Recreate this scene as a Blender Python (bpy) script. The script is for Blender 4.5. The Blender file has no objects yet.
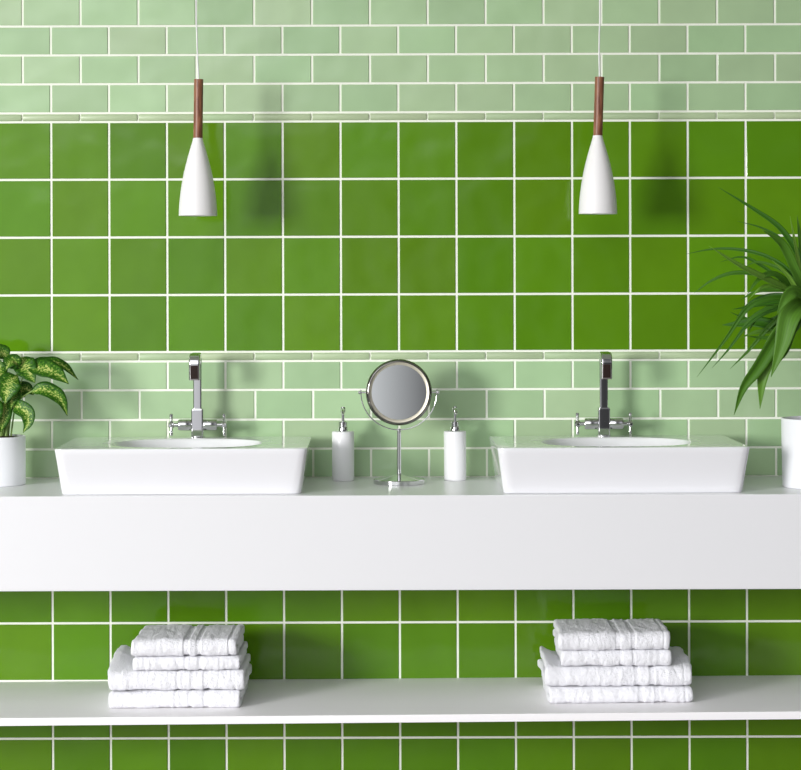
import bpy, bmesh, math, random
from mathutils import Vector, Matrix, noise as mn

S = bpy.context.scene
COL = S.collection
PI = math.pi
CAM_D, CAM_Z, FPX, ROLL = 5.8, 1.4, 2204.0, 0.0030

def at(px, py, y):
    """photo pixel at a given depth (y) -> world point"""
    d = CAM_D + y
    u, v = px - 400.5, py - 274.0
    u, v = u - ROLL * v, v + ROLL * u
    return Vector((u * d / FPX, y, CAM_Z - v * d / FPX))

def srgb(r, g, b, a=1.0):
    f = lambda c: (c / 255 / 12.92) if c / 255 <= 0.04045 else ((c / 255 + 0.055) / 1.055) ** 2.4
    return (f(r), f(g), f(b), a)

# ------------------------------------------------------------------ materials
def new_mat(name, base=(0.8, 0.8, 0.8, 1), rough=0.5, metal=0.0, coat=0.0, spec=0.5):
    m = bpy.data.materials.new(name); m.use_nodes = True
    b = m.node_tree.nodes['Principled BSDF']
    b.inputs['Base Color'].default_value = base
    b.inputs['Roughness'].default_value = rough
    b.inputs['Metallic'].default_value = metal
    b.inputs['Coat Weight'].default_value = coat
    b.inputs['Coat Roughness'].default_value = 0.05
    b.inputs['Specular IOR Level'].default_value = spec
    return m

def nd(m, t, **kw):
    n = m.node_tree.nodes.new(t)
    for k, v in kw.items():
        if k in n.inputs: n.inputs[k].default_value = v
        else: setattr(n, k, v)
    return n
def lk(m, a, b): m.node_tree.links.new(a, b)
def bsdf(m): return m.node_tree.nodes['Principled BSDF']

def add_bump(m, scale, strength, dist=0.001, detail=2.0, coords='Object', second=None):
    tc = nd(m, 'ShaderNodeTexCoord')
    nz = nd(m, 'ShaderNodeTexNoise', Scale=scale, Detail=detail)
    lk(m, tc.outputs[coords], nz.inputs['Vector'])
    bp = nd(m, 'ShaderNodeBump', Strength=strength, Distance=dist)
    lk(m, nz.outputs['Fac'], bp.inputs['Height'])
    if second:
        nz2 = nd(m, 'ShaderNodeTexNoise', Scale=second[0], Detail=2.0)
        lk(m, tc.outputs[coords], nz2.inputs['Vector'])
        bp2 = nd(m, 'ShaderNodeBump', Strength=second[1], Distance=second[2])
        lk(m, nz2.outputs['Fac'], bp2.inputs['Height'])
        lk(m, bp.outputs['Normal'], bp2.inputs['Normal'])
        bp = bp2
    lk(m, bp.outputs['Normal'], bsdf(m).inputs['Normal'])
    return nz

def tile_mat(name, base, rough=0.12):
    """glazed tile: the glaze tone of each tile comes from its own colour attribute"""
    m = new_mat(name, base, rough, spec=0.5)
    at_ = nd(m, 'ShaderNodeAttribute', attribute_name='glaze')
    mx = nd(m, 'ShaderNodeMix', data_type='RGBA', blend_type='MULTIPLY')
    mx.inputs[0].default_value = 1.0
    mx.inputs[6].default_value = base
    lk(m, at_.outputs['Color'], mx.inputs[7])
    # slow mottling inside the glaze
    tc = nd(m, 'ShaderNodeTexCoord')
    nz = nd(m, 'ShaderNodeTexNoise', Scale=11.0, Detail=2.0)
    lk(m, tc.outputs['Object'], nz.inputs['Vector'])
    mr = nd(m, 'ShaderNodeMapRange'); mr.inputs[3].default_value = 0.90; mr.inputs[4].default_value = 1.10
    lk(m, nz.outputs['Fac'], mr.inputs[0])
    mx2 = nd(m, 'ShaderNodeVectorMath', operation='SCALE')
    lk(m, mx.outputs[2], mx2.inputs[0]); lk(m, mr.outputs[0], mx2.inputs['Scale'])
    lk(m, mx2.outputs[0], bsdf(m).inputs['Base Color'])
    nz3 = nd(m, 'ShaderNodeTexNoise', Scale=9.0, Detail=1.0)
    lk(m, tc.outputs['Object'], nz3.inputs['Vector'])
    bp = nd(m, 'ShaderNodeBump', Strength=0.5, Distance=0.006)
    lk(m, nz3.outputs['Fac'], bp.inputs['Height'])
    lk(m, bp.outputs['Normal'], bsdf(m).inputs['Normal'])
    return m

M = {}
M['grout'] = new_mat('cream_grout', srgb(248, 250, 238), 0.85)
add_bump(M['grout'], 300, 0.3)
M['pale'] = tile_mat('pale_green_glaze', srgb(172, 200, 157), 0.10)
M['green'] = tile_mat('deep_green_glaze', srgb(90, 136, 18), 0.10)
M['pencil'] = tile_mat('pencil_tile_glaze', srgb(180, 200, 160), 0.3)
M['counter'] = new_mat('white_lacquer', srgb(230, 230, 232), 0.28, spec=0.5)
add_bump(M['counter'], 40, 0.04)
M['shelf'] = new_mat('white_shelf_lacquer', srgb(249, 247, 248), 0.5, spec=0.25)
add_bump(M['shelf'], 60, 0.04)
M['ceramic'] = new_mat('white_glazed_ceramic', srgb(236, 236, 239), 0.06, coat=0.3)
add_bump(M['ceramic'], 6, 0.02)
M['soapwhite'] = new_mat('white_satin_ceramic', srgb(236, 236, 238), 0.32)
add_bump(M['soapwhite'], 50, 0.03)
M['pot'] = new_mat('white_pot_glaze', srgb(238, 239, 243), 0.38)
add_bump(M['pot'], 30, 0.04)
M['chrome'] = new_mat('polished_chrome', (0.68, 0.68, 0.69, 1), 0.04, metal=1.0)
add_bump(M['chrome'], 30, 0.03)
M['chrome_dark_refl'] = new_mat('chrome_with_dark_reflection', (0.26, 0.25, 0.24, 1), 0.08, metal=1.0)  # mirror frame chrome, dark reflections of its surroundings put into the base colour
add_bump(M['chrome_dark_refl'], 30, 0.03)
M['satin'] = new_mat('bevel_with_beige_reflection', srgb(214, 208, 190), 0.4, metal=0.6)  # mirror bevel: the beige it reflects is painted in as metal colour
add_bump(M['satin'], 60, 0.05)
M['dark'] = new_mat('spout_mouth_shade', srgb(44, 32, 30), 0.15)  # colour stands in for the shade inside the open spout mouth
add_bump(M['dark'], 200, 0.2)
M['glass'] = new_mat('silvered_mirror_glass', (0.86, 0.89, 0.88, 1), 0.03, metal=1.0)
add_bump(M['glass'], 3, 0.01)
M['shade'] = new_mat('white_metal_shade', srgb(242, 240, 240), 0.38)
add_bump(M['shade'], 60, 0.02)
M['cord'] = new_mat('white_cable', srgb(240, 240, 240), 0.5)
add_bump(M['cord'], 900, 0.1)
M['bulb'] = new_mat('frosted_bulb', srgb(245, 243, 235), 0.25)
add_bump(M['bulb'], 20, 0.02)
M['soil'] = new_mat('dark_soil', srgb(70, 52, 40), 0.95)
add_bump(M['soil'], 180, 0.9, 0.004, 6)
M['ceil'] = new_mat('ceiling_paint', srgb(235, 235, 232), 0.9)
add_bump(M['ceil'], 80, 0.1)
M['floor'] = new_mat('pale_stone_floor', srgb(112, 104, 98), 0.5)
add_bump(M['floor'], 20, 0.1)

# walnut
m = new_mat('walnut_wood', srgb(110, 66, 44), 0.42)
tc = nd(m, 'ShaderNodeTexCoord'); mp = nd(m, 'ShaderNodeMapping'); mp.inputs['Scale'].default_value = (60, 60, 6)
nz = nd(m, 'ShaderNodeTexNoise', Scale=3.0, Detail=6.0, Distortion=0.6)
cr = nd(m, 'ShaderNodeValToRGB')
cr.color_ramp.elements[0].position = 0.32; cr.color_ramp.elements[0].color = srgb(104, 60, 42)
cr.color_ramp.elements[1].position = 0.7; cr.color_ramp.elements[1].color = srgb(168, 112, 82)
lk(m, tc.outputs['Object'], mp.inputs[0]); lk(m, mp.outputs[0], nz.inputs['Vector'])
lk(m, nz.outputs['Fac'], cr.inputs[0]); lk(m, cr.outputs[0], bsdf(m).inputs['Base Color'])
M['wood'] = m

# terry towelling
m = new_mat('white_terry', srgb(247, 247, 251), 0.95, spec=0.15)
bsdf(m).inputs['Sheen Weight'].default_value = 0.1
add_bump(m, 420, 0.8, 0.004, 4.0, second=(150, 0.6, 0.003))
M['terry'] = m

# variegated leaf: u across (0..1), v along
def leaf_mat(name, dark, mid, pale, variegated):
    m = new_mat(name, mid, 0.45, spec=0.22)
    uv = nd(m, 'ShaderNodeUVMap', uv_map='UVMap')
    sp = nd(m, 'ShaderNodeSeparateXYZ'); lk(m, uv.outputs[0], sp.inputs[0])
    tc = nd(m, 'ShaderNodeTexCoord')
    if variegated:
        mp = nd(m, 'ShaderNodeMapping'); mp.inputs['Scale'].default_value = (5.0, 14.0, 1)
        mp.inputs['Rotation'].default_value = (0, 0, 0.5)
        lk(m, uv.outputs[0], mp.inputs[0])
        ob = nd(m, 'ShaderNodeVectorMath', operation='ADD'); sc = nd(m, 'ShaderNodeVectorMath', operation='SCALE')
        sc.inputs['Scale'].default_value = 20.0
        lk(m, tc.outputs['Object'], sc.inputs[0]); lk(m, sc.outputs[0], ob.inputs[1]); lk(m, mp.outputs[0], ob.inputs[0])
        nz = nd(m, 'ShaderNodeTexNoise', Scale=2.2, Detail=5.0); lk(m, ob.outputs[0], nz.inputs['Vector'])
        a = nd(m, 'ShaderNodeMath', operation='SUBTRACT'); a.inputs[1].default_value = 0.5; lk(m, sp.outputs[0], a.inputs[0])
        b = nd(m, 'ShaderNodeMath', operation='ABSOLUTE'); lk(m, a.outputs[0], b.inputs[0])
        c = nd(m, 'ShaderNodeMath', operation='MULTIPLY'); c.inputs[1].default_value = -0.62; lk(m, b.outputs[0], c.inputs[0])
        d = nd(m, 'ShaderNodeMath', operation='ADD'); lk(m, c.outputs[0], d.inputs[0]); lk(m, nz.outputs['Fac'], d.inputs[1])
        cr = nd(m, 'ShaderNodeValToRGB')
        e = cr.color_ramp.elements
        e[0].position = 0.26; e[0].color = dark
        e[1].position = 0.56; e[1].color = pale
        x = e.new(0.42); x.color = mid
        lk(m, d.outputs[0], cr.inputs[0]); lk(m, cr.outputs[0], bsdf(m).inputs['Base Color'])
    else:
        mp = nd(m, 'ShaderNodeMapping'); mp.inputs['Scale'].default_value = (9.0, 0.7, 1)
        lk(m, uv.outputs[0], mp.inputs[0])
        nz = nd(m, 'ShaderNodeTexNoise', Scale=1.5, Detail=3.0); lk(m, mp.outputs[0], nz.inputs['Vector'])
        atn = nd(m, 'ShaderNodeAttribute', attribute_name='glaze')
        cr = nd(m, 'ShaderNodeValToRGB')
        e = cr.color_ramp.elements
        e[0].position = 0.3; e[0].color = dark
        e[1].position = 0.75; e[1].color = mid
        lk(m, nz.outputs['Fac'], cr.inputs[0])
        mx = nd(m, 'ShaderNodeMix', data_type='RGBA'); mx.inputs[7].default_value = pale
        lk(m, atn.outputs['Fac'], mx.inputs[0]); lk(m, cr.outputs[0], mx.inputs[6])
        lk(m, mx.outputs[2], bsdf(m).inputs['Base Color'])
    bsdf(m).inputs['Subsurface Weight'].default_value = 0.0
    return m
M['varieg'] = leaf_mat('variegated_leaf', srgb(34, 78, 10), srgb(72, 124, 22), srgb(190, 200, 112), True)
M['blade'] = leaf_mat('strap_leaf', srgb(28, 72, 10), srgb(70, 124, 24), srgb(140, 186, 74), False)
M['petiole'] = new_mat('petiole_green', srgb(128, 158, 78), 0.45)
add_bump(M['petiole'], 200, 0.2)
M['cane'] = new_mat('cane_bark', srgb(120, 104, 76), 0.8)
add_bump(M['cane'], 120, 0.6)

# ------------------------------------------------------------------ object helpers
def link_mesh(name, bm, mat, parent=None, smooth=True, angle=40):
    me = bpy.data.meshes.new(name)
    bmesh.ops.recalc_face_normals(bm, faces=bm.faces[:])
    bm.to_mesh(me); bm.free()
    mats = mat if isinstance(mat, (list, tuple)) else [mat]
    for mm in mats: me.materials.append(mm)
    o = bpy.data.objects.new(name, me)
    COL.objects.link(o)
    if parent: o.parent = parent
    if smooth:
        for p in me.polygons: p.use_smooth = True
        try: me.set_sharp_from_angle(angle=math.radians(angle))
        except Exception: pass
    return o

def weighted(o):
    m = o.modifiers.new('weighted_normal', 'WEIGHTED_NORMAL'); m.keep_sharp = True; m.weight = 80
    return o

def thing(name, loc, label, cat, group=None):
    o = bpy.data.objects.new(name, None); COL.objects.link(o)
    o.empty_display_size = 0.05; o.location = loc
    tag(o, label, cat, group); return o
def tag(o, label, cat, group=None):
    o['label'] = label; o['category'] = cat
    if group: o['group'] = group
    return o
def struct(o): o['kind'] = 'structure'; return o

def dup(root, loc, label):
    r = root.copy(); COL.objects.link(r); r.location = loc; r['label'] = label
    for ch in list(root.children):
        c = ch.copy(); COL.objects.link(c); c.parent = r
        for g in list(ch.children):
            d = g.copy(); COL.objects.link(d); d.parent = c
    return r

def box(bm, x0, x1, y0, y1, z0, z1, bev=0.0, seg=2):
    vs = [bm.verts.new((x, y, z)) for x in (x0, x1) for y in (y0, y1) for z in (z0, z1)]
    F = [(0, 1, 3, 2), (4, 6, 7, 5), (0, 4, 5, 1), (2, 3, 7, 6), (0, 2, 6, 4), (1, 5, 7, 3)]
    fs = [bm.faces.new([vs[i] for i in f]) for f in F]
    if bev > 0:
        es = list({e for f in fs for e in f.edges})
        bmesh.ops.bevel(bm, geom=es, offset=bev, segments=seg, profile=0.5, affect='EDGES')
    return bm

def lathe(bm, prof, c=(0, 0, 0), axis='Z', n=48, cap0=True, cap1=True):
    rings = []
    for r, h in prof:
        ring = []
        for i in range(n):
            a = 2 * PI * i / n
            if axis == 'Z': p = (c[0] + r * math.cos(a), c[1] + r * math.sin(a), c[2] + h)
            elif axis == 'X': p = (c[0] + h, c[1] + r * math.cos(a), c[2] + r * math.sin(a))
            else: p = (c[0] + r * math.cos(a), c[1] + h, c[2] + r * math.sin(a))
            ring.append(bm.verts.new(p))
        rings.append(ring)
    for a, b in zip(rings, rings[1:]):
        for i in range(n):
            bm.faces.new((a[i], a[(i + 1) % n], b[(i + 1) % n], b[i]))
    if cap0: bm.faces.new(rings[0][::-1])
    if cap1: bm.faces.new(rings[-1])
    return bm

def catmull(pts, n):
    P = [Vector(p) for p in pts]
    P = [P[0] * 2 - P[1]] + P + [P[-1] * 2 - P[-2]]
    out = []; segs = len(P) - 3
    for k in range(n + 1):
        t = k / n * segs; i = min(int(t), segs - 1); t -= i
        a, b, c, d = P[i:i + 4]
        out.append(0.5 * ((2 * b) + (c - a) * t + (2 * a - 5 * b + 4 * c - d) * t * t + (-a + 3 * b - 3 * c + d) * t ** 3))
    return out

def sweep(bm, pts, sect, up=Vector((1, 0, 0)), scale=None):
    """closed cross-section (list of (a,b)) swept along pts; a runs along up, b along up x tangent"""
    rings = []; n = len(pts)
    for i, p in enumerate(pts):
        t = (pts[min(i + 1, n - 1)] - pts[max(i - 1, 0)]).normalized()
        b = up.cross(t).normalized(); a = t.cross(b).normalized()
        s = scale(i / (n - 1)) if scale else 1.0
        rings.append([bm.verts.new(p + a * (u * s) + b * (v * s)) for u, v in sect])
    m = len(sect)
    for A, B in zip(rings, rings[1:]):
        for i in range(m):
            bm.faces.new((A[i], A[(i + 1) % m], B[(i + 1) % m], B[i]))
    bm.faces.new(rings[0][::-1]); bm.faces.new(rings[-1])
    return bm
def circ(r, n=12): return [(r * math.cos(2 * PI * i / n), r * math.sin(2 * PI * i / n)) for i in range(n)]
def rrect(w, h, r, n=5):
    out = []
    for cx, cy, a0 in ((w/2-r, h/2-r, 0), (-w/2+r, h/2-r, PI/2), (-w/2+r, -h/2+r, PI), (w/2-r, -h/2+r, 1.5*PI)):
        for k in range(n + 1):
            a = a0 + PI / 2 * k / n
            out.append((cx + r * math.cos(a), cy + r * math.sin(a)))
    return out

# ------------------------------------------------------------------ the tiled wall
WX = 2.3
PIT = 57.85 / 380
X0 = -0.0047
def zz(py): return CAM_Z - (py - 274.0) / 380
GAP = 0.0060
random.seed(7)

def tile(bm, cl, x0, x1, z0, z1, mi, tone, tilt=0.00035, prof=0.0022):
    g = GAP / 2; b = 0.0011
    x0 += g; x1 -= g; z0 += g; z1 -= g
    j = [random.uniform(-tilt, tilt) for _ in range(4)]
    outer = [(x0, z0), (x1, z0), (x1, z1), (x0, z1)]
    inner = [(x0 + b, z0 + b), (x1 - b, z0 + b), (x1 - b, z1 - b), (x0 + b, z1 - b)]
    base = [bm.verts.new((x, 0.0005, z)) for x, z in outer]
    mid = [bm.verts.new((x, -prof + 0.0009, z)) for x, z in outer]
    top = [bm.verts.new((x, -prof + j[i], z)) for i, (x, z) in enumerate(inner)]
    fs = [bm.faces.new(top)]
    for i in range(4):
        k = (i + 1) % 4
        fs.append(bm.faces.new((mid[i], mid[k], top[k], top[i])))
        fs.append(bm.faces.new((base[i], base[k], mid[k], mid[i])))
    for f in fs:
        f.material_index = mi
        for l in f.loops: l[cl] = tone

def pale_tone():
    k = random.uniform(0.93, 1.06); w = random.uniform(-1, 1)
    return (k * (1 + 0.045 * w), k * (1 - 0.005 * w), k * (1 + 0.03 * w), 1)
def green_tone():
    k = random.uniform(0.90, 1.10); w = random.uniform(-1, 1)
    return (k * (1 + 0.08 * w), k, k * (1 - 0.1 * w), 1)

bm = bmesh.new(); cl = bm.loops.layers.float_color.new('glaze')
box(bm, -WX, WX, 0, 0.12, 0, 2.6)
for f in bm.faces:
    for l in f.loops: l[cl] = (1, 1, 1, 1)
def row(z_top, z_bot, half, mi, tonef):
    off = X0 + (PIT / 2 + 0.002 if half else 0)
    k = math.ceil((-WX - off) / PIT)
    x = off + k * PIT
    while x + PIT <= WX:
        tile(bm, cl, x, x + PIT, z_bot, z_top, mi, tonef()); x += PIT
# upper brick rows
seams = [112.3, 83.3, 54.4, 25.4, -3.6, -32.6, -61.5, -90.5, -119.5, -148.5, -177.4]
for i in range(len(seams) - 1):
    if zz(seams[i + 1]) < 2.6: row(zz(seams[i + 1]), zz(seams[i]), i % 2 == 1, 1, pale_tone)
sq = [121.1, 178.8, 236.6, 294.3, 351.4]
for a, b in zip(sq, sq[1:]): row(zz(a), zz(b), False, 2, green_tone)
lo = [360.6, 389.4, 419.1, 448.3, 477.4]
for i, (a, b) in enumerate(zip(lo, lo[1:])): row(zz(a), zz(b), i % 2 == 1, 1, pale_tone)
q = 564.6
while zz(q + 57.65) > 0.0:
    row(zz(q), zz(q + 57.65), False, 2, green_tone); q += 57.65
struct(link_mesh('wall_back', bm, [M['grout'], M['pale'], M['green']], smooth=False))

# pencil border strips (half-round mouldings)
def pencil(name, ya, yb):
    bm = bmesh.new(); cl = bm.loops.layers.float_color.new('glaze')
    z1, z0 = zz(ya), zz(yb)
    n = 8; zc = (z0 + z1) / 2; hz = (z1 - z0) / 2 - GAP * 0.42
    off = X0 + PIT / 2; x = off + math.ceil((-WX - off) / PIT) * PIT
    while x + PIT <= WX:
        a, b = x + GAP * 0.45, x + PIT - GAP * 0.45
        tone = pale_tone(); R = []
        for xx, s in ((a, 0.9), (a + 0.0015, 1), (b - 0.0015, 1), (b, 0.9)):
            R.append([bm.verts.new((xx, -0.0055 * s * math.sin(PI * k / n) ** 0.7 if 0 < k < n else 0.0004, zc + hz * math.cos(PI * k / n))) for k in range(n + 1)])
        fs = [bm.faces.new((A[k], A[k + 1], B[k + 1], B[k])) for A, B in zip(R, R[1:]) for k in range(n)]
        fs += [bm.faces.new(R[0][::-1]), bm.faces.new(R[-1])]
        for f in fs:
            for l in f.loops: l[cl] = tone
        x += PIT
    struct(link_mesh(name, bm, M['pencil'], angle=60))
pencil('trim_1', 112.3, 121.1)
pencil('trim_2', 351.4, 360.6)

bm = bmesh.new(); box(bm, -3.5, 3.5, -7.0, 0.12, -0.05, 0); struct(link_mesh('floor', bm, M['floor'], smooth=False))
bm = bmesh.new(); box(bm, -2.5, 2.5, -1.6, 0.12, 2.6, 2.65); struct(link_mesh('ceiling', bm, M['ceil'], smooth=False))

# ------------------------------------------------------------------ counter and shelf
CT = CAM_Z - 0.5342
bm = bmesh.new(); box(bm, -1.6, 1.6, -0.48, -0.0005, CT - 0.2293, CT, 0.0018, 2)
tag(link_mesh('counter', bm, M['counter'], smooth=False),
    'thick white wall-mounted counter carrying both basins across the tiled wall', 'counter')

TILT = 0.0055
SH = CAM_Z - 1.0653 + 0.0012
def shelf_z(x): return SH + TILT * x
bm = bmesh.new(); box(bm, -1.6, 1.6, -0.48, -0.0005, -0.019, 0, 0.0012, 2)
for v in bm.verts: v.co.z += SH + TILT * v.co.x
tag(link_mesh('wall_shelf', bm, M['shelf'], smooth=False),
    'thin long white shelf under the counter holding two towel stacks', 'shelf')

# ------------------------------------------------------------------ basins
def ring_rect(w, d, r, n, cy=0.0):
    out = []
    for i in range(n):
        a = 2 * PI * (i + 0.5) / n
        c, s = math.cos(a), math.sin(a)
        # ray to rounded rectangle
        p = 2.0
        hx, hy = w / 2, d / 2
        t = min(hx / abs(c) if abs(c) > 1e-9 else 1e9, hy / abs(s) if abs(s) > 1e-9 else 1e9)
        x, y = c * t, s * t
        ax, ay = abs(x), abs(y)
        if ax > hx - r and ay > hy - r:
            # intersect ray with the corner arc
            ox, oy = hx - r, hy - r
            ca, sa = abs(c), abs(s)
            B = -2 * (ca * ox + sa * oy); C = ox * ox + oy * oy - r * r
            D = B * B - 4 * C
            t = (-B + math.sqrt(max(D, 0))) / 2
            x, y = c * t, s * t
        out.append((x, y + cy))
    return out
def ring_ell(rx, ry, n, cy=0.0, p=2.3):
    out = []
    for i in range(n):
        a = 2 * PI * (i + 0.5) / n
        c, s = math.cos(a), math.sin(a)
        t = (abs(c / rx) ** p + abs(s / ry) ** p) ** (-1 / p)
        out.append((c * t, s * t + cy))
    return out

def make_basin():
    root = thing('wash_basin', (0, 0, 0), '', 'basin', 'white countertop basins')
    bm = bmesh.new(); n = 240; H = 0.1125
    W, D = 0.613, 0.403
    R = []
    def add(pts, z): R.append([bm.verts.new((x, y, z)) for x, y in pts])
    add(ring_rect(0.571, 0.362, 0.012, n, 0.004), 0.0)
    add(ring_rect(0.579, 0.368, 0.013, n, 0.004), 0.0006)
    add(ring_rect(0.583, 0.371, 0.014, n, 0.004), 0.004)
    for k in range(1, 9):
        t = k / 8
        add(ring_rect(0.584 + (W - 0.584) * t, 0.372 + (D - 0.372) * t, 0.014, n, 0.004 * (1 - t)), 0.004 + (H - 0.0065) * t)
    add(ring_rect(W - 0.0012, D - 0.0012, 0.014, n), H - 0.0008)
    add(ring_rect(W - 0.005, D - 0.005, 0.013, n), H)
    rx, ry, cy = 0.189, 0.150, -0.018
    a = ring_rect(W - 0.005, D - 0.005, 0.013, n); b = ring_ell(rx, ry, n, cy)
    for t in (0.25, 0.5, 0.75, 0.95):
        add([(p[0] * (1 - t) + q[0] * t, p[1] * (1 - t) + q[1] * t) for p, q in zip(a, b)], H)
    add(ring_ell(rx - 0.002, ry - 0.002, n, cy), H - 0.0006)
    add(ring_ell(rx - 0.005, ry - 0.005, n, cy), H - 0.005)
    for k in range(1, 12):
        u = k / 11 * PI / 2
        s = math.cos(u) * 0.85 + 0.15 * (1 - k / 11)
        s = max(s, 0.14)
        add(ring_ell((rx - 0.006) * s, (ry - 0.006) * s, n, cy, 2.2), H - 0.005 - 0.082 * math.sin(u))
    for A, B in zip(R, R[1:]):
        for i in range(n): bm.faces.new((A[i], A[(i + 1) % n], B[(i + 1) % n], B[i]))
    bm.faces.new(R[0][::-1]); bm.faces.new(R[-1])
    link_mesh('bowl', bm, M['ceramic'], root, angle=50)
    bm = bmesh.new(); lathe(bm, [(0.021, 0), (0.021, 0.002), (0.018, 0.0035), (0.006, 0.0045)], (0, cy, H - 0.0872))
    link_mesh('drain', bm, M['chrome'], root)['label'] = 'round chrome drain'
    return root
BY = -0.2625
BXL, BXR = -0.5365, 0.5380
b0 = make_basin(); b0.location = (BXL, BY, CT); b0.rotation_euler.z = math.radians(0.8)
b0['label'] = 'white rectangular basin on the counter, beside the variegated leafy plant'
dup(b0, (BXR, BY, CT), 'white rectangular basin on the counter, beside the pot of long strap leaves')

# ------------------------------------------------------------------ faucets
DK = CT + 0.1125
FY = -0.082
def make_faucet():
    root = thing('faucet', (0, 0, 0), '', 'faucet', 'chrome basin faucets')
    up = Vector((1, 0, 0))
    # body: rounded square column
    bm = bmesh.new()
    sweep(bm, [Vector((0, 0, z)) for z in (0, 0.004, 0.004001, 0.07, 0.0745)], rrect(0.0315, 0.0300, 0.004),
          up, lambda t: 1.0 if t < 0.9 else 0.88)
    lathe(bm, [(0.019, 0.0), (0.019, 0.003), (0.017, 0.004)], (0, 0, 0))
    weighted(link_mesh('body', bm, M['chrome'], root))
    # spout: flat band, up, over and down towards the front
    pts = [Vector((0, 0, z)) for z in (0.070, 0.10, 0.13, 0.16, 0.186)]
    r1, r2 = 0.024, 0.019
    for k in range(1, 11):
        a = PI / 2 * k / 10
        pts.append(Vector((0, -r1 + r1 * math.cos(a), 0.188 + r1 * math.sin(a))))
    for k in range(1, 5): pts.append(Vector((0, -r1 - 0.040 * k / 4, 0.212 - 0.001 * k / 4)))
    yq = -r1 - 0.040
    for k in range(1, 12):
        a = math.radians(97) * k / 11
        pts.append(Vector((0, yq - r2 * math.sin(a), 0.211 - r2 + r2 * math.cos(a))))
    e0 = pts[-1]
    for k in range(1, 4): pts.append(e0 + Vector((0, 0.0046 * k / 3, -0.0370 * k / 3)))
    bm = bmesh.new(); sweep(bm, pts, rrect(0.0262, 0.0160, 0.0045), up, lambda t: 0.84 + 0.26 * min(1, max(0, (t - 0.10) / 0.5)))
    sp = weighted(link_mesh('spout', bm, M['chrome'], root, angle=60))
    d_ = (pts[-1] - e0).normalized(); nrm = Vector((0, -1, 0)) - d_ * Vector((0, -1, 0)).dot(d_); nrm.normalize()
    c0 = e0 + nrm * 0.0086 - d_ * 0.001; c1 = c0 + d_ * 0.0345
    bm = bmesh.new(); sweep(bm, [c0, c0 + d_ * 0.003, c1 - d_ * 0.003, c1], rrect(0.0190, 0.0030, 0.0012, 3), up)  # solid dark plate in place of the shaded opening
    weighted(link_mesh('outlet', bm, M['dark'], sp, angle=60))['label'] = 'dark plate standing for the shaded rectangular outlet in the spout end'
    for s in (-1, 1):
        bm = bmesh.new()
        lathe(bm, [(0.0130, 0.0140 * s), (0.0148, 0.017 * s), (0.0148, 0.047 * s), (0.0132, 0.050 * s), (0.0055, 0.0505 * s), (0.0052, 0.063 * s)],
              (0, 0, 0.032), 'X', 32)
        v = link_mesh('valve', bm, M['chrome'], root)
        bm = bmesh.new()
        lathe(bm, [(0.006, 0.061 * s), (0.0085, 0.0625 * s), (0.0085, 0.073 * s), (0.006, 0.0755 * s)], (0, 0, 0.032), 'X', 24)
        for ax in ('Z', 'Y'):
            prof = [(0.0032, -0.0285), (0.0046, -0.027), (0.0046, -0.020), (0.0034, -0.008), (0.0034, 0.008), (0.0046, 0.020), (0.0046, 0.027), (0.0032, 0.0285)]
            lathe(bm, prof, (0.0685 * s, 0, 0.032), ax, 16)
        link_mesh('cross_handle', bm, M['chrome'], v)
    return root
f0 = make_faucet(); f0.location = (-0.5275, FY, DK)
f0['label'] = 'chrome cross-handle faucet on the basin nearest the variegated leafy plant'
dup(f0, (0.5262, FY, DK), 'chrome cross-handle faucet on the basin nearest the strap-leaved plant')

# ------------------------------------------------------------------ soap dispensers
def make_soap():
    root = thing('soap_dispenser', (0, 0, 0), '', 'soap dispenser', 'white pump dispensers beside the round mirror')
    bm = bmesh.new(); R = 0.0288; H = 0.1275
    lathe(bm, [(R - 0.003, 0), (R - 0.0006, 0.0008), (R, 0.003), (R, H - 0.0025), (R - 0.0008, H - 0.0006), (R - 0.003, H), (0.011, H + 0.0003)], n=64)
    link_mesh('bottle', bm, M['soapwhite'], root)
    bm = bmesh.new()
    lathe(bm, [(0.0125, H), (0.0125, H + 0.010), (0.0118, H + 0.0115), (0.0112, H + 0.012), (0.0112, H + 0.024), (0.0098, H + 0.0255), (0.004, H + 0.026)], n=40)
    c = link_mesh('collar', bm, M['chrome'], root)
    bm = bmesh.new()
    lathe(bm, [(0.0036, H + 0.024), (0.0036, H + 0.048), (0.0062, H + 0.0485), (0.0064, H + 0.060), (0.005, H + 0.063), (0.002, H + 0.064)], n=28)
    pts = catmull([(0, 0.002, H + 0.056), (0, -0.018, H + 0.0575), (0, -0.034, H + 0.054), (0, -0.041, H + 0.046)], 14)
    sweep(bm, pts, circ(0.0040, 14), Vector((1, 0, 0)), lambda t: 1.1 - 0.3 * t)
    link_mesh('pump_head', bm, M['chrome'], root)
    return root
s0 = make_soap(); SD = -0.092
p = at(343.2, 480, SD); s0.location = (p.x, SD, CT)
s0['label'] = 'white pump soap dispenser between the round mirror and the basin by the variegated plant'
p = at(455.2, 480, SD)
s1 = dup(s0, (p.x, SD, CT), 'white pump soap dispenser between the round mirror and the basin by the strap-leaved plant')
s1.rotation_euler.z = 0.06

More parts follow.
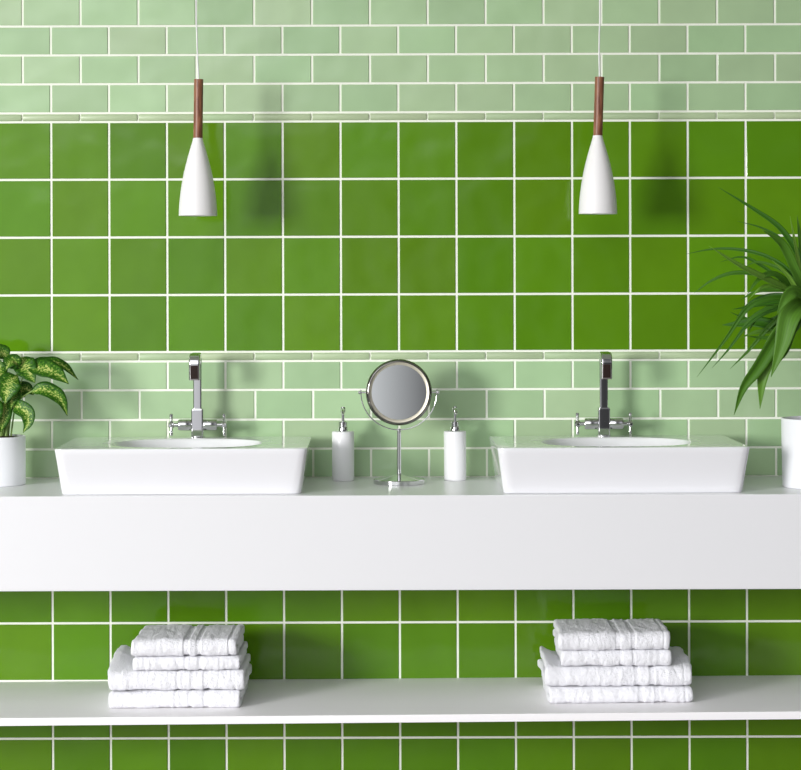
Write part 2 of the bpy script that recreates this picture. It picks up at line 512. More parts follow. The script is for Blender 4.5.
# ------------------------------------------------------------------ round mirror on stand
MY = -0.180
p = at(399.2, 483.5, MY)
mir = thing('vanity_mirror', (p.x, MY, CT), 'round chrome makeup mirror standing on the counter between two soap dispensers', 'mirror')
bm = bmesh.new()
lathe(bm, [(0.0635, 0), (0.0655, 0.001), (0.0655, 0.0105), (0.0640, 0.012), (0.052, 0.0138), (0.034, 0.0170), (0.018, 0.0205), (0.007, 0.0235), (0.0058, 0.026)], n=96)
link_mesh('base', bm, M['chrome'], mir, angle=30)
MC = 0.2325
bm = bmesh.new()
lathe(bm, [(0.0052, 0.024), (0.0052, MC - 0.096), (0.0062, MC - 0.0955), (0.0062, MC - 0.0925), (0.003, MC - 0.0925)], n=32)
link_mesh('pole', bm, M['chrome'], mir)
bm = bmesh.new(); pts = []
RY = 0.0955
for k in range(49):
    a = PI + PI * k / 48
    pts.append(Vector((RY * 1.015 * math.cos(a), 0, MC + RY * math.sin(a))))
pts = [Vector((-RY * 1.015, 0, MC + 0.007))] + pts + [Vector((RY * 1.015, 0, MC + 0.007))]
sweep(bm, pts, rrect(0.0055, 0.0030, 0.0010, 3), Vector((0, 1, 0)))
link_mesh('yoke', bm, M['chrome'], mir)
for s in (-1, 1):
    bm = bmesh.new()
    lathe(bm, [(0.0022, 0.082 * s), (0.0022, 0.098 * s), (0.0044, 0.0985 * s), (0.0044, 0.103 * s), (0.003, 0.104 * s)], (0, 0, MC), 'X', 20)
    link_mesh('pivot_screw', bm, M['chrome'], mir)
bm = bmesh.new()
prof = [(0.0, 0.0062), (0.060, 0.0062), (0.0795, 0.0058), (0.0828, 0.0042), (0.0843, 0.0010), (0.0845, -0.0010), (0.0840, -0.0035), (0.0828, -0.0060), (0.0810, -0.0082), (0.0790, -0.0096), (0.0780, -0.0098),
        (0.0774, -0.0094), (0.0772, -0.0040), (0.0700, -0.0022), (0.0698, -0.0010), (0.0, -0.0010)]
prof = [(max(r, 0.0005), h) for r, h in prof]
lathe(bm, prof, (0, 0, 0), 'Y', 96)
fr = link_mesh('mirror_frame', bm, M['chrome_dark_refl'], mir, angle=40)
fr.location = (0, 0, MC); fr.rotation_euler.x = -0.03
bm = bmesh.new()
lathe(bm, [(0.0697, -0.0011), (0.0697, -0.0020)] + [(0.0695 * math.cos(k / 14 * PI / 2) + 0.0002, -0.0020 - 0.0007 * (1 - math.cos(k / 14 * PI / 2) ** 2)) for k in range(1, 15)], (0, 0, 0), 'Y', 96)
link_mesh('mirror_glass', bm, M['glass'], fr, angle=60)

bm = bmesh.new()
lathe(bm, [(0.0698, -0.0024), (0.0702, -0.0030), (0.0768, -0.0046), (0.0773, -0.0040)], (0, 0, 0), 'Y', 96, False, False)
link_mesh('bevel_ring', bm, M['satin'], fr, angle=60)['label'] = 'mirror bevel around the glass, its pale reflection put into the colour'

# ------------------------------------------------------------------ pendant lamps
def make_pendant(x_cord_top, x_wood_top, x_bot, y_top, y_mid, y_bot, label, PY=-0.215):
    top = at(x_wood_top, y_top, PY); mid = at(x_bot, y_mid, PY); bot = at(x_bot, y_bot, PY)
    root = thing('pendant_lamp', (bot.x, PY, bot.z), label, 'pendant lamp', 'pendant lamps over the basins')
    o = Vector((bot.x, PY, bot.z)); L = mid.z - bot.z
    k = [(0.0, 0.0485), (0.06, 0.0483), (0.17, 0.0468), (0.28, 0.0446), (0.40, 0.0412), (0.52, 0.0368), (0.64, 0.0314), (0.76, 0.0252), (0.86, 0.0195), (0.94, 0.0145), (1.0, 0.0117)]
    bm = bmesh.new()
    prof = [(r, t * L) for t, r in k] + [(0.004, L + 0.0005)]
    inner = [(r - 0.0018, t * L) for t, r in k[:-1]] + [(0.008, L * 0.97)]
    lathe(bm, inner[::-1] + prof, n=64, cap0=True, cap1=True)
    link_mesh('lamp_shade', bm, M['shade'], root, angle=50)
    bm = bmesh.new()
    lathe(bm, [(0.003, 0.016), (0.010, 0.018), (0.018, 0.026), (0.0225, 0.040), (0.020, 0.055), (0.013, 0.075), (0.010, 0.10), (0.010, L * 0.95)], n=32)
    link_mesh('bulb', bm, M['bulb'], root)
    a = mid - o; b = top - o
    bm = bmesh.new()
    sweep(bm, [a - Vector((0, 0, 0.0)), a + (b - a) * 0.004, a + (b - a) * 0.5, b - (b - a) * 0.004, b], circ(0.0118, 32), Vector((1, 0, 0)))
    link_mesh('wood_stem', bm, M['wood'], root, angle=50)['label'] = 'turned walnut stem'
    c = at(x_cord_top, 0, PY) - o
    ce = Vector((c.x - 0.002, 0, 2.6 - o.z - 0.012))
    bm = bmesh.new()
    sweep(bm, catmull([b - Vector((0, 0, 0.002)), b * 0.75 + c * 0.25 + Vector((-0.0012, 0, 0)), b * 0.45 + c * 0.55 + Vector((-0.001, 0, 0)), c, ce], 40), circ(0.0020, 10), Vector((1, 0, 0)))
    link_mesh('cord', bm, M['cord'], root)
    bm = bmesh.new()
    lathe(bm, [(0.045, 2.6 - o.z - 0.0005), (0.045, 2.6 - o.z - 0.020), (0.040, 2.6 - o.z - 0.024), (0.003, 2.6 - o.z - 0.026)], (ce.x, 0, 0), n=40)
    link_mesh('ceiling_canopy', bm, M['shade'], root)
    return root
make_pendant(196.2, 198.7, 198.0, 79.3, 138.0, 215.8, 'white bullet-shaped pendant lamp with walnut stem above the basin by the variegated plant')
make_pendant(599.8, 599.6, 597.9, 77.0, 135.5, 213.9, 'white bullet-shaped pendant lamp with walnut stem above the basin by the strap-leaved plant')

# ------------------------------------------------------------------ towels
def towel(name, x0, x1, yf, D, H, z0, bands, seed, label, group, puff=None, nx=170, loose=False):
    """a terry towel folded in two (fold to the front), as one ribbon section swept along x"""
    W = x1 - x0; xc = (x0 + x1) / 2
    gap = 0.0015; t = (H - gap) / 2; r = (t + gap) / 2
    cen = []            # centre line (y, z, ny, nz)
    yb, yfr = D, r + t / 2
    n1 = 22
    for k in range(n1 + 1):
        cen.append((yb + (yfr - yb) * k / n1, t / 2, 0.0, -1.0, 0))
    for k in range(1, 13):
        a = -PI / 2 - PI * k / 12
        cen.append((yfr + r * math.cos(a), H / 2 + r * math.sin(a), math.cos(a), math.sin(a), 1))
    for k in range(1, n1 + 1):
        cen.append((yfr + (yb - yfr) * k / n1, H - t / 2, 0.0, 1.0, 2))
    nc = len(cen)
    bm = bmesh.new(); rings = []
    for i in range(nx + 1):
        u = i / nx
        e = 0.5 * (1 - math.cos(PI * min(1, i / 2.0)))   # clusters the ends
        s = u * W
        if i <= 4: s = (0, 0.0008, 0.0025, 0.0055, 0.0095)[i]
        elif i >= nx - 4: s = W - (0, 0.0008, 0.0025, 0.0055, 0.0095)[nx - i]
        dend = min(s, W - s)
        eR = min(1.0, 0.45 + 0.55 * math.sqrt(max(0.0, 1 - (1 - min(1, dend / 0.008)) ** 2)))
        ring = []
        bd = 0.0
        for (a, b, dep) in bands:
            d0 = min(s / W - a, b - s / W) * W
            if d0 > -0.002: bd = max(bd, dep * min(1, (d0 + 0.002) / 0.0025))
        outer, inner = [], []
        for (y, z, ny, nz, lay) in cen:
            q = Vector((s * 14 + seed * 7.3, y * 14, z * 14))
            lump = 0.0022 * mn.noise(q * 1.0) + 0.0020 * mn.noise(q * 3.1) + 0.0016 * mn.noise(q * 8.0) * (1 if bd == 0 else 0.3)
            h = t / 2 * eR
            off = h + lump * eR - bd
            # the layers end unevenly
            jx = 0.004 * mn.noise(Vector((y * 22, z * 40 + seed, seed * 1.7 + (0 if s < W / 2 else 9)))) + (0.0022 if lay == 2 else -0.0015) * (1 if seed % 2 else -1)
            wx = max(0.0, 1 - dend / 0.03)
            x = s + jx * wx
            dz = puff(x0 + x, y) * (z / H) if puff else 0.0
            sag = 0.0018 * mn.noise(Vector((s * 6 + seed, y * 5, 3.3)))
            yy, z_ = y + ny * off, z + nz * off + (sag * (z / H)) + dz
            if yy > D: yy = D
            if not loose: z_ = min(z_, H + dz - 0.0004)
            outer.append((x - W / 2, yf + yy, max(z_, 0.0)))
            ih = h * 0.97
            inner.append((x - W / 2, yf + y - ny * ih, z - nz * ih + sag * (z / H) + dz))
        ring = [bm.verts.new(v) for v in outer + inner[::-1]]
        rings.append(ring)
    m = 2 * nc
    for A, B in zip(rings, rings[1:]):
        for k in range(m): bm.faces.new((A[k], A[(k + 1) % m], B[(k + 1) % m], B[k]))
    for ring in (rings[0], rings[-1]):
        for k in range(nc - 1):
            bm.faces.new((ring[k], ring[k + 1], ring[m - 2 - k], ring[m - 1 - k]))
    o = link_mesh(name, bm, M['terry'], angle=75)
    o.location = (xc, 0, z0 + shelf_z(xc)); o.rotation_euler.y = -TILT
    return tag(o, label, 'towel', group)

G1 = 'white towels stacked below the basin by the variegated plant'
G2 = 'white towels stacked below the basin by the strap-leaved plant'
YL, YR = -0.388, -0.372
def fr(x0, x1, a, b, dep): return ((a - x0) / (x1 - x0), (b - x0) / (x1 - x0), dep)
def X(px, y=-0.39): return at(px, 690, y).x
def pl3(x, y):   # third towel of the left stack: the loose left end stands up at the back
    a = max(0.0, min(1.0, (X(130) - x) / 0.04)); return 0.032 * a * min(1, y / 0.16) ** 1.2
def pr3(x, y):
    a = max(0.0, min(1.0, (x - X(672)) / 0.03)); c = max(0.0, min(1.0, (X(560) - x) / 0.035))
    return -0.004 * a + 0.016 * a * min(1, y / 0.1) + 0.010 * c + 0.012 * c * min(1, y / 0.12)
z = 0.0
x0, x1 = X(108.5), X(241)
towel('towel', x0, x1, YL, 0.255, 0.0425, z, [fr(x0, x1, X(174), X(176), .0016), fr(x0, x1, X(188), X(191), .0018), fr(x0, x1, X(203), X(209), .0018)], 1,
      'bottom white towel of the stack below the basin by the variegated plant', G1)
z += 0.0430
x0, x1 = X(107), X(244)
towel('towel', x0, x1, YL + 0.002, 0.255, 0.0490, z, [fr(x0, x1, X(176), X(178.5), .0018), fr(x0, x1, X(190), X(194), .0018), fr(x0, x1, X(203), X(209), .0018), fr(x0, x1, X(234), X(235.5), .0012)], 2,
      'second towel from the bottom, below the variegated plant basin, its loose end curling up', G1, pl3)
z += 0.0495
x0, x1 = X(132), X(240)
towel('towel', x0, x1, YL + 0.006, 0.235, 0.0335, z, [fr(x0, x1, X(184), X(186), .0016), fr(x0, x1, X(198), X(201), .0016)], 3,
      'thin towel directly under the topmost, in the stack below the variegated plant basin', G1)
z += 0.0340
x0, x1 = X(132), X(237.5)
towel('towel', x0, x1, YL + 0.005, 0.235, 0.0430, z, [fr(x0, x1, X(183), X(188.5), .0034), fr(x0, x1, X(196), X(200), .0024), fr(x0, x1, X(228), X(230), .0022)], 5,
      'topmost towel with deep woven bands, on the stack below the variegated plant basin', G1, loose=True)
z = 0.0
x0, x1 = X(549), X(694)
towel('towel', x0, x1, YR, 0.25, 0.0405, z, [fr(x0, x1, X(640), X(645), .0018), fr(x0, x1, X(656), X(661), .0018), fr(x0, x1, X(686), X(687.5), .0012)], 6,
      'bottom white towel of the stack below the basin by the strap-leaved plant', G2)
z += 0.0410
x0, x1 = X(546), X(694.5)
towel('towel', x0, x1, YR + 0.002, 0.25, 0.0490, z, [fr(x0, x1, X(636), X(640), .0018), fr(x0, x1, X(651), X(656), .0020), fr(x0, x1, X(685), X(686.5), .0012)], 7,
      'second towel from the bottom, widest in the stack below the strap-leaved plant basin', G2, pr3)
z += 0.0495
x0, x1 = X(562), X(673)
towel('towel', x0, x1, YR + 0.006, 0.225, 0.0395, z, [fr(x0, x1, X(621), X(624), .0016), fr(x0, x1, X(634), X(636.5), .0016)], 8,
      'towel directly under the topmost, in the stack below the strap-leaved plant basin', G2)
z += 0.0395
x0, x1 = X(560), X(672)
towel('towel', x0, x1, YR + 0.004, 0.225, 0.0440, z, [fr(x0, x1, X(617), X(622), .0024), fr(x0, x1, X(633), X(637), .0022), fr(x0, x1, X(665), X(666.5), .0014)], 11,
      'topmost towel of the stack below the basin by the strap-leaved plant', G2, loose=True)

# ------------------------------------------------------------------ plants
def blade(bm, uvl, cl, pts, width, shape, face, fold=0.25, n=26, tone=0.0, mi=0, wave=0.0, rnd=0.0):
    P = catmull(pts, n); face = Vector(face).normalized(); prev = None; na = 6
    for i, p in enumerate(P):
        t = (P[min(i + 1, n)] - P[max(i - 1, 0)]).normalized()
        f = face - t * face.dot(t)
        if f.length < 0.05: f = Vector((0.3, -1, 0.2)) - t * Vector((0.3, -1, 0.2)).dot(t)
        f.normalize(); s = t.cross(f).normalized()
        w = width * max(shape(i / n), 0.015) / 2
        ring = []
        for k in range(na + 1):
            a = 2 * k / na - 1
            off = fold * w * abs(a) ** 1.3 + wave * w * math.sin(i * 0.9 + rnd + (2 if a > 0 else 0)) * abs(a)
            ring.append(bm.verts.new(p + s * (a * w * (1 - 0.08 * fold * a * a)) + f * off))
        if prev:
            for k in range(na):
                fc = bm.faces.new((prev[k], prev[k + 1], ring[k + 1], ring[k])); fc.material_index = mi
                for l, (uu, vv) in zip(fc.loops, ((k, i - 1), (k + 1, i - 1), (k + 1, i), (k, i))):
                    l[uvl].uv = (uu / na, vv / n); l[cl] = (tone, tone, tone, 1)
        prev = ring
broad = lambda t: math.sin(PI * min(1, t) ** 0.80) ** 0.85 * (1 if t < 0.75 else 1 - 0.25 * (t - 0.75) / 0.25)
strap = lambda t: min(1, (0.55 + t * 1.8)) * (1 - max(0, (t - 0.45) / 0.55) ** 1.7)

def solid(o, th):
    m = o.modifiers.new('thickness', 'SOLIDIFY'); m.thickness = th; m.offset = 0

# left: variegated plant
LY = -0.175
pc = at(-2.0, 483.3, LY); LP = Vector((pc.x, LY, CT))
pla = thing('potted_plant', LP, 'bushy plant with broad variegated leaves in a white cylindrical pot', 'potted plant')
bm = bmesh.new(); R = 0.0700; H = 0.124
lathe(bm, [(R - 0.003, 0), (R - 0.0008, 0.001), (R, 0.004), (R, H - 0.001), (R - 0.0006, H), (R - 0.003, H), (R - 0.0036, H - 0.001), (R - 0.004, H - 0.022), (0.002, H - 0.022)], n=80)
link_mesh('pot', bm, M['pot'], pla)
bm = bmesh.new()
lathe(bm, [(R - 0.0045, H - 0.0215), (R - 0.005, H - 0.006), (R - 0.02, H - 0.003), (0.02, H - 0.001), (0.002, H)], n=48)
for v in bm.verts: v.co.z += 0.0015 * mn.noise(v.co * 90)
link_mesh('soil', bm, M['soil'], pla)

def L(px, py, dy=0.0): return at(px, py, LY + dy) - LP
bm = bmesh.new(); uvl = bm.loops.layers.uv.new('UVMap'); cl = bm.loops.layers.float_color.new('glaze')
stems = []
def lf(pts, w, face, fold=0.22, wave=0.06):
    random.seed(int(abs(pts[0][0] * 10 + pts[-1][1])))
    blade(bm, uvl, cl, [L(*p) for p in pts], w * 1.12 / 392.0, broad, face, fold, 24, mi=0, wave=wave, rnd=random.uniform(0, 6))
# big upper right pair
lf([(28, 367, -.02), (40, 368, -.03), (55, 373, -.04), (69, 384, -.045)], 20, (-0.15, -0.85, 0.75))
lf([(29, 364, .01), (45, 362, .02), (62, 365, .02), (78.5, 380, .015)], 13, (0.1, -0.6, 0.8))
# arching middle leaf
lf([(32, 392, -.03), (42, 389, -.04), (54, 394, -.05), (62, 402, -.055), (67.5, 416, -.055)], 15.5, (0.35, -0.9, 0.45), 0.3)
# upper left cluster
lf([(22, 357, 0), (24, 364, -.02), (29, 373, -.03), (35, 383, -.035)], 21, (0.1, -1, 0.3))
lf([(18, 368, -.02), (14, 362, -.03), (9, 364, -.04), (6, 370, -.045)], 15, (-0.2, -1, 0.5))
lf([(17, 398, .01), (20, 391, .0), (27, 389, .0), (34, 395, .0)], 15, (0.1, -0.9, 0.2))
lf([(17, 376, -.03), (11, 382, -.045), (7, 392, -.05), (5, 404, -.05)], 21, (0.1, -1, 0.25))
lf([(15, 385, -.01), (14, 392, -.03), (12, 400, -.035), (11, 409, -.035)], 13, (0.3, -1, 0.1))
lf([(4, 380, -.03), (-1, 372, -.04), (-3, 364, -.04), (-2, 357, -.035)], 17, (0.1, -1, 0.3))
lf([(8, 358, .03), (2, 353, .03), (-7, 355, .03), (-16, 364, .03)], 17, (0.0, -0.8, 0.6))
lf([(5, 402, -.02), (4, 410, -.035), (3, 420, -.04), (1, 432, -.038)], 15, (0.25, -1, 0.1))
lf([(-3, 398, -.03), (-6, 408, -.045), (-8, 420, -.05), (-8, 432, -.048)], 18, (0.0, -1, 0.1))
# lower curled leaf
lf([(12, 407, -.02), (18, 407, -.035), (27, 413, -.045), (28, 423, -.05), (23, 433, -.048)], 14.5, (0.1, -1, 0.2), 0.35)
# the half beyond the frame
lf([(-25, 366, -.02), (-38, 362, -.03), (-52, 368, -.04), (-66, 384, -.04)], 20, (-0.1, -0.8, 0.8))
lf([(-22, 388, -.02), (-36, 384, -.03), (-50, 392, -.04), (-60, 410, -.04)], 18, (-0.2, -0.9, 0.5))
lf([(-15, 378, -.04), (-22, 384, -.06), (-28, 396, -.07), (-30, 410, -.07)], 20, (-0.1, -1, 0.3))
lf([(-10, 366, -.02), (-18, 356, -.02), (-30, 352, -.02), (-42, 358, -.02)], 18, (0, -0.7, 0.8))
lf([(-16, 404, -.02), (-24, 406, -.03), (-33, 414, -.04), (-34, 430, -.04)], 15, (-0.1, -1, 0.2))
lf([(-6, 372, .04), (-14, 366, .08), (-24, 366, .11), (-36, 374, .13)], 18, (0, -0.5, 0.9))
lf([(6, 368, .04), (12, 360, .07), (20, 360, .095), (28, 366, .11)], 16, (0, -0.5, 0.9))
fo = link_mesh('foliage', bm, [M['varieg']], pla, angle=80); solid(fo, 0.0007)
bm = bmesh.new()
for pts, w in (([(8, 436, 0), (10, 420, -.005), (14, 405, -.015), (24, 396, -.025), (33, 390.5, -.03)], .0022),
               ([(11, 436, 0), (13, 420, 0), (15, 408, 0), (20, 385, 0), (28, 366, -.015)], .0018),
               ([(4, 436, 0), (7, 410, -.005), (10, 390, -.01), (17, 374, -.02)], .0030),
               ([(2, 436, .01), (4, 415, .01), (12, 390, .01), (24, 362, .0)], .0026),
               ([(6, 436, -.01), (8, 424, -.012), (12, 407, -.02)], .0024),
               ([(-2, 436, 0), (-1, 410, -.01), (0, 390, -.02), (4, 380, -.03)], .0028),
               ([(-8, 436, 0), (-12, 410, -.01), (-22, 388, -.02)], .0026),
               ([(-5, 436, 0), (-9, 400, -.01), (-15, 380, -.02), (-25, 366, -.02)], .0028),
               ([(0, 436, .02), (2, 400, .025), (4, 375, .035), (8, 360, .035)], .0026),
               ([(-4, 436, .02), (-6, 400, .03), (-8, 372, .04)], .0024),
               ([(1, 436, -.01), (3, 420, -.015), (5, 402, -.02)], .0022)):
    sweep(bm, catmull([L(*p) for p in pts], 16), circ(w, 8), Vector((0, 1, 0)), lambda t: 1.25 - 0.45 * t)
link_mesh('stem', bm, M['petiole'], pla)

# right: strap-leaved plant
RYD = -0.298
pc = at(817.9, 488, RYD); RP = Vector((pc.x, RYD, CT))
plb = thing('potted_plant', RP, 'tall plant with long drooping strap leaves in a white cylindrical pot', 'potted plant')
bm = bmesh.new(); R = 0.0900; H = 0.1715
lathe(bm, [(R - 0.006, 0), (R - 0.003, 0.001), (R - 0.002, 0.004), (R, H - 0.001), (R - 0.0006, H), (R - 0.004, H), (R - 0.0046, H - 0.001), (R - 0.006, H - 0.03), (0.002, H - 0.03)], n=80)
link_mesh('pot', bm, M['pot'], plb)
bm = bmesh.new()
lathe(bm, [(R - 0.0068, H - 0.0295), (R - 0.007, H - 0.020), (R - 0.02, H - 0.017), (0.02, H - 0.015), (0.002, H - 0.014)], n=48)
for v in bm.verts: v.co.z += 0.0015 * mn.noise(v.co * 90)
link_mesh('soil', bm, M['soil'], plb)
def Rr(px, py, dy=0.0): return at(px, py, RYD + dy) - RP
bm = bmesh.new()
sweep(bm, catmull([Rr(818, 432), Rr(820, 390, .004), Rr(815, 350, 0), Rr(812, 318, 0), Rr(811, 300, 0)], 24), circ(0.011, 14), Vector((0, 1, 0)), lambda t: 1.1 - 0.25 * t)
link_mesh('stem', bm, M['cane'], plb)
bm = bmesh.new(); uvl = bm.loops.layers.uv.new('UVMap'); cl = bm.loops.layers.float_color.new('glaze')
def st(pts, w, tone=0.0, face=(0, -1, 0.35), fold=0.28):
    blade(bm, uvl, cl, [Rr(*p) for p in pts], w * 1.12 / 400.0, strap, face, fold, 30, tone)
C0 = (811, 300, 0)
st([(812, 303, 0), (806, 283, .01), (797, 253, .02), (779, 227, .03), (752, 208, .04), (718, 187, .05)], 6.0, 0.0)
st([(811, 302, 0), (801, 283, -.01), (786, 250, -.03), (775, 238, -.045), (762, 230, -.06)], 8.5, 0.15, (-0.3, -1, 0.5))
st([(809, 300, 0), (802, 283, 0), (796, 250, 0), (790, 216, .0)], 5.0, 0.75, (0.6, -1, 0.1))
st([(808, 304, -.01), (800, 296, -.02), (788, 276, -.04), (772, 260, -.06)], 4.5, 0.6)
st([(808, 304, -.01), (794, 292, -.03), (776, 284, -.06), (755, 274, -.09), (735, 263, -.11), (709, 246, -.13)], 8.5, 0.45, (0, -1, 0.8))
st([(806, 300, .03), (790, 272, .06), (768, 257, .09), (742, 250, .12), (714, 249, .14), (686, 254, .15)], 3.6, 0.0)
st([(809, 303, 0), (798, 298, -.02), (785, 281, -.04), (771, 274, -.06), (758, 280, -.08), (747, 295, -.09)], 7, 0.08, (0.2, -1, 0.7))
st([(806, 303, .02), (788, 290, .04), (762, 276, .07), (735, 273, .09), (713, 280, .10), (694, 293, .11)], 5.0, 0.05, (0, -1, 0.7))
st([(808, 306, -.02), (788, 300, -.05), (765, 300, -.07), (746, 310, -.08), (725, 340, -.085), (697, 377, -.08)], 5.0, 0.05, (0.4, -1, 0.5))
st([(806, 306, .02), (796, 320, .03), (778, 326, .05), (756, 322, .07), (738, 324, .08), (722, 325, .09)], 12, 0.0, (0, -1, 0.5))
st([(806, 304, -.03), (798, 306, -.06), (789, 318, -.08), (782, 345, -.085), (771, 377, -.08)], 20, 0.2, (-0.25, -1, 0.1), 0.35)
st([(806, 307, -.03), (792, 316, -.05), (778, 335, -.065), (758, 367, -.07), (743, 388, -.07), (734, 415, -.065)], 13.5, 0.12, (0.25, -1, 0.1), 0.4)
st([(804, 310, -.02), (788, 325, -.035), (773, 347, -.05), (763, 375, -.055), (760, 409, -.05)], 16.0, 0.3, (-0.1, -1, 0.1), 0.3)
st([(806, 300, -.05), (795, 292, -.08), (786, 298, -.10), (777, 314, -.11)], 12, 0.18, (0.3, -1, 0.5))
st([(804, 312, .02), (785, 314, .04), (768, 328, .05), (750, 349, .06), (730, 369, .06)], 4.4, 0.1, (0.3, -1, 0.4))
st([(806, 310, .01), (796, 328, .02), (782, 336, .02), (765, 338, .02), (747, 336, .02)], 5.5, 0.08)
st([(808, 306, .0), (790, 302, .01), (765, 304, .02), (748, 307, .02), (732, 309.5, .02)], 5.0, 0.0, (0, -1, 0.8))
st([(806, 298, .05), (795, 262, .08), (782, 240, .10), (762, 228, .12), (737, 221, .13)], 2.8, 0.0)
st([(806, 300, .04), (785, 283, .07), (762, 266, .09), (742, 257, .10), (720, 262, .10)], 3.2, 0.02)
st([(804, 308, -.01), (782, 308, -.02), (762, 315, -.02), (745, 328, -.02), (728, 350, -.02), (712, 368, -.02)], 3.4, 0.0)
st([(806, 305, 0), (790, 306, .0), (768, 310, .0), (752, 318, .0), (738, 334, 0)], 6.0, 0.06, (0, -1, 0.8))
st([(806, 302, .02), (792, 292, .03), (775, 290, .05), (756, 292, .05), (740, 300, .05)], 5.5, 0.1, (0, -1, 0.9))
st([(806, 303, -.02), (794, 296, -.03), (780, 288, -.05), (763, 287, -.06), (748, 300, -.06)], 5.0, 0.4, (0, -1, 0.8))
st([(808, 306, -.03), (800, 316, -.05), (792, 330, -.06), (786, 350, -.065), (780, 362, -.06)], 8.5, 0.1)
st([(807, 308, .02), (795, 318, .04), (776, 330, .05), (757, 332, .06), (740, 338, .06)], 6.0, 0.22, (0, -1, 0.6))
st([(806, 306, 0), (797, 316, .0), (784, 322, -.01), (770, 340, -.01), (764, 352, -.01)], 5.0, 0.35)
st([(806, 306, .05), (796, 312, .09), (782, 324, .12), (766, 345, .13)], 8.0, 0.0)
st([(808, 302, .03), (803, 270, .06), (800, 240, .08), (797, 215, .09)], 6.0, 0.15, (0.4, -1, 0))
st([(806, 304, .03), (788, 296, .06), (768, 296, .08), (750, 303, .09), (736, 318, .10)], 4.2, 0.0)
st([(806, 306, .03), (786, 313, .06), (764, 322, .08), (744, 318, .09), (730, 312, .09)], 4.0, 0.05, (0, -1, .8))
st([(806, 304, .01), (790, 298, .02), (772, 304, .02), (757, 318, .02), (746, 336, .02)], 4.0, 0.1)
st([(806, 308, .04), (792, 326, .08), (776, 344, .10), (768, 362, .11)], 6.0, 0.0)
st([(806, 300, .02), (793, 280, .04), (778, 268, .06), (758, 262, .07), (746, 266, .07)], 3.4, 0.1)
random.seed(21)     # leaves of the far half, mostly beyond the frame
for i in range(22):
    a = random.uniform(-1.2, 1.5); ln = random.uniform(0.20, 0.34); h = random.uniform(-0.03, 0.16); dr = random.uniform(0.05, 0.28)
    dx, dy = math.cos(a), math.sin(a) * 0.55
    b = Rr(812, 302)
    if dy > 0: dy *= 0.8
    pts = [b, b + Vector((dx * ln * .3, dy * ln * .3, h * .7 + .02)), b + Vector((dx * ln * .65, dy * ln * .65, h * .9)), b + Vector((dx * ln, dy * ln, h - dr))]
    blade(bm, uvl, cl, pts, random.uniform(5, 11) / 400, strap, (0, -1, 0.4), 0.28, 26, random.choice((0, .1, .3)))
fo = link_mesh('foliage', bm, [M['blade']], plb, angle=80); solid(fo, 0.0006)

# ------------------------------------------------------------------ light, sky, camera
w = bpy.data.worlds.new('World'); S.world = w; w.use_nodes = True
nt = w.node_tree; nt.nodes.clear()
out = nt.nodes.new('ShaderNodeOutputWorld'); bg = nt.nodes.new('ShaderNodeBackground')
tc = nt.nodes.new('ShaderNodeTexCoord'); sp = nt.nodes.new('ShaderNodeSeparateXYZ')
cr = nt.nodes.new('ShaderNodeValToRGB'); mr = nt.nodes.new('ShaderNodeMapRange')
mr.inputs[1].default_value = -1.0; mr.inputs[2].default_value = 1.0
nt.links.new(tc.outputs['Generated'], sp.inputs[0]); nt.links.new(sp.outputs['X'], mr.inputs[0]); nt.links.new(mr.outputs[0], cr.inputs[0])
e = cr.color_ramp.elements
e[0].position = 0.0; e[0].color = (0.03, 0.03, 0.03, 1)
e[1].position = 1.0; e[1].color = (0.04, 0.04, 0.04, 1)
for pos, v in ((0.12, 0.06), (0.22, 0.9), (0.41, 1.0), (0.46, 0.8), (0.50, 0.42), (0.54, 0.07), (0.60, 0.05), (0.72, 0.22), (0.86, 0.05)):
    x = e.new(pos); x.color = (v * 0.985, v * 0.99, v * 1.03, 1)
zr = nt.nodes.new('ShaderNodeValToRGB'); zm = nt.nodes.new('ShaderNodeMapRange')
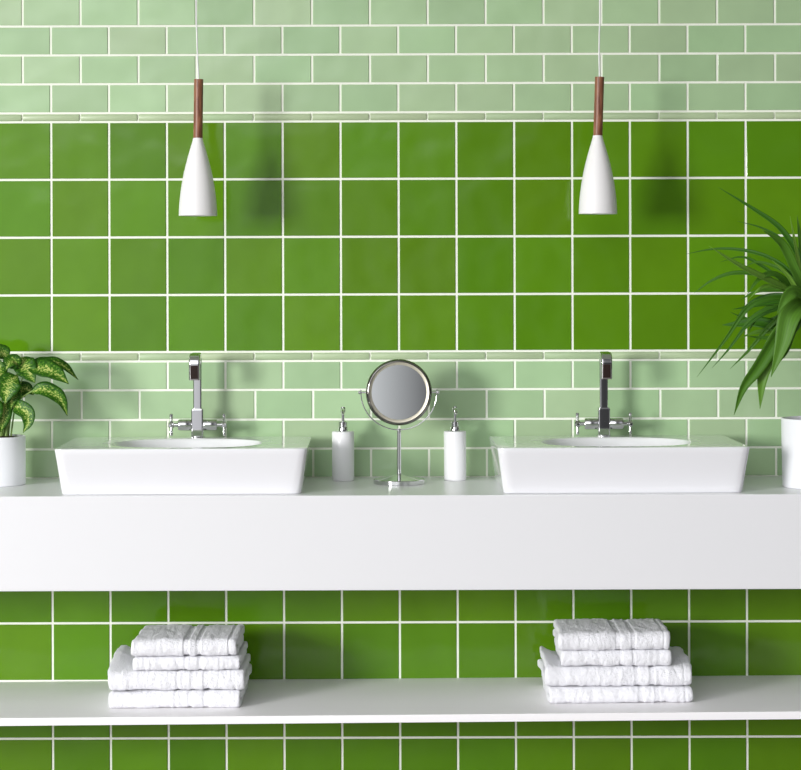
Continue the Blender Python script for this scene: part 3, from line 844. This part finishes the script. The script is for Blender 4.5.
zm.inputs[1].default_value = -1.0; zm.inputs[2].default_value = 1.0
nt.links.new(sp.outputs['Z'], zm.inputs[0]); nt.links.new(zm.outputs[0], zr.inputs[0])
ze = zr.color_ramp.elements
ze[0].position = 0.0; ze[0].color = (0.2, 0.2, 0.2, 1)
ze[1].position = 1.0; ze[1].color = (0.5, 0.5, 0.5, 1)
for pos, v in ((0.42, 0.25), (0.47, 0.36), (0.53, 0.36), (0.57, 1.15), (0.66, 1.2), (0.8, 0.8)):
    x = ze.new(pos); x.color = (v, v, v, 1)
mu = nt.nodes.new('ShaderNodeMix'); mu.data_type = 'RGBA'; mu.blend_type = 'MULTIPLY'; mu.inputs[0].default_value = 1.0
nt.links.new(cr.outputs[0], mu.inputs[6]); nt.links.new(zr.outputs[0], mu.inputs[7])
nt.links.new(mu.outputs[2], bg.inputs[0]); bg.inputs[1].default_value = 2.55
nt.links.new(bg.outputs[0], out.inputs[0])

def area(name, loc, target, size, power, col=(1, 1, 1)):
    l = bpy.data.lights.new(name, 'AREA'); l.shape = 'SQUARE'; l.size = size; l.energy = power; l.color = col
    o = bpy.data.objects.new(name, l); COL.objects.link(o); o.location = loc
    o.rotation_euler = (Vector(target) - Vector(loc)).to_track_quat('-Z', 'Y').to_euler()
    return o
area('key_softbox', (-5.8, -6.6, 1.90), (0, 0, 1.1), 1.7, 550, (1.0, 0.995, 0.985))

cam = bpy.data.cameras.new('Camera'); co = bpy.data.objects.new('Camera', cam); COL.objects.link(co)
cam.sensor_fit = 'HORIZONTAL'; cam.sensor_width = 36.0; cam.lens = 36.0 * FPX / 801.0
cam.shift_y = -(385.0 - 274.0) / 801.0
cam.clip_start = 0.1
co.matrix_world = Matrix.Translation((0, -CAM_D, CAM_Z)) @ Matrix.Rotation(ROLL, 4, 'Y') @ Matrix.Rotation(PI / 2, 4, 'X')
S.camera = co
S.view_settings.view_transform = 'Standard'; S.view_settings.look = 'None'
S.view_settings.gamma = 1.0; S.view_settings.use_curve_mapping = False
S.view_settings.exposure = 0.0
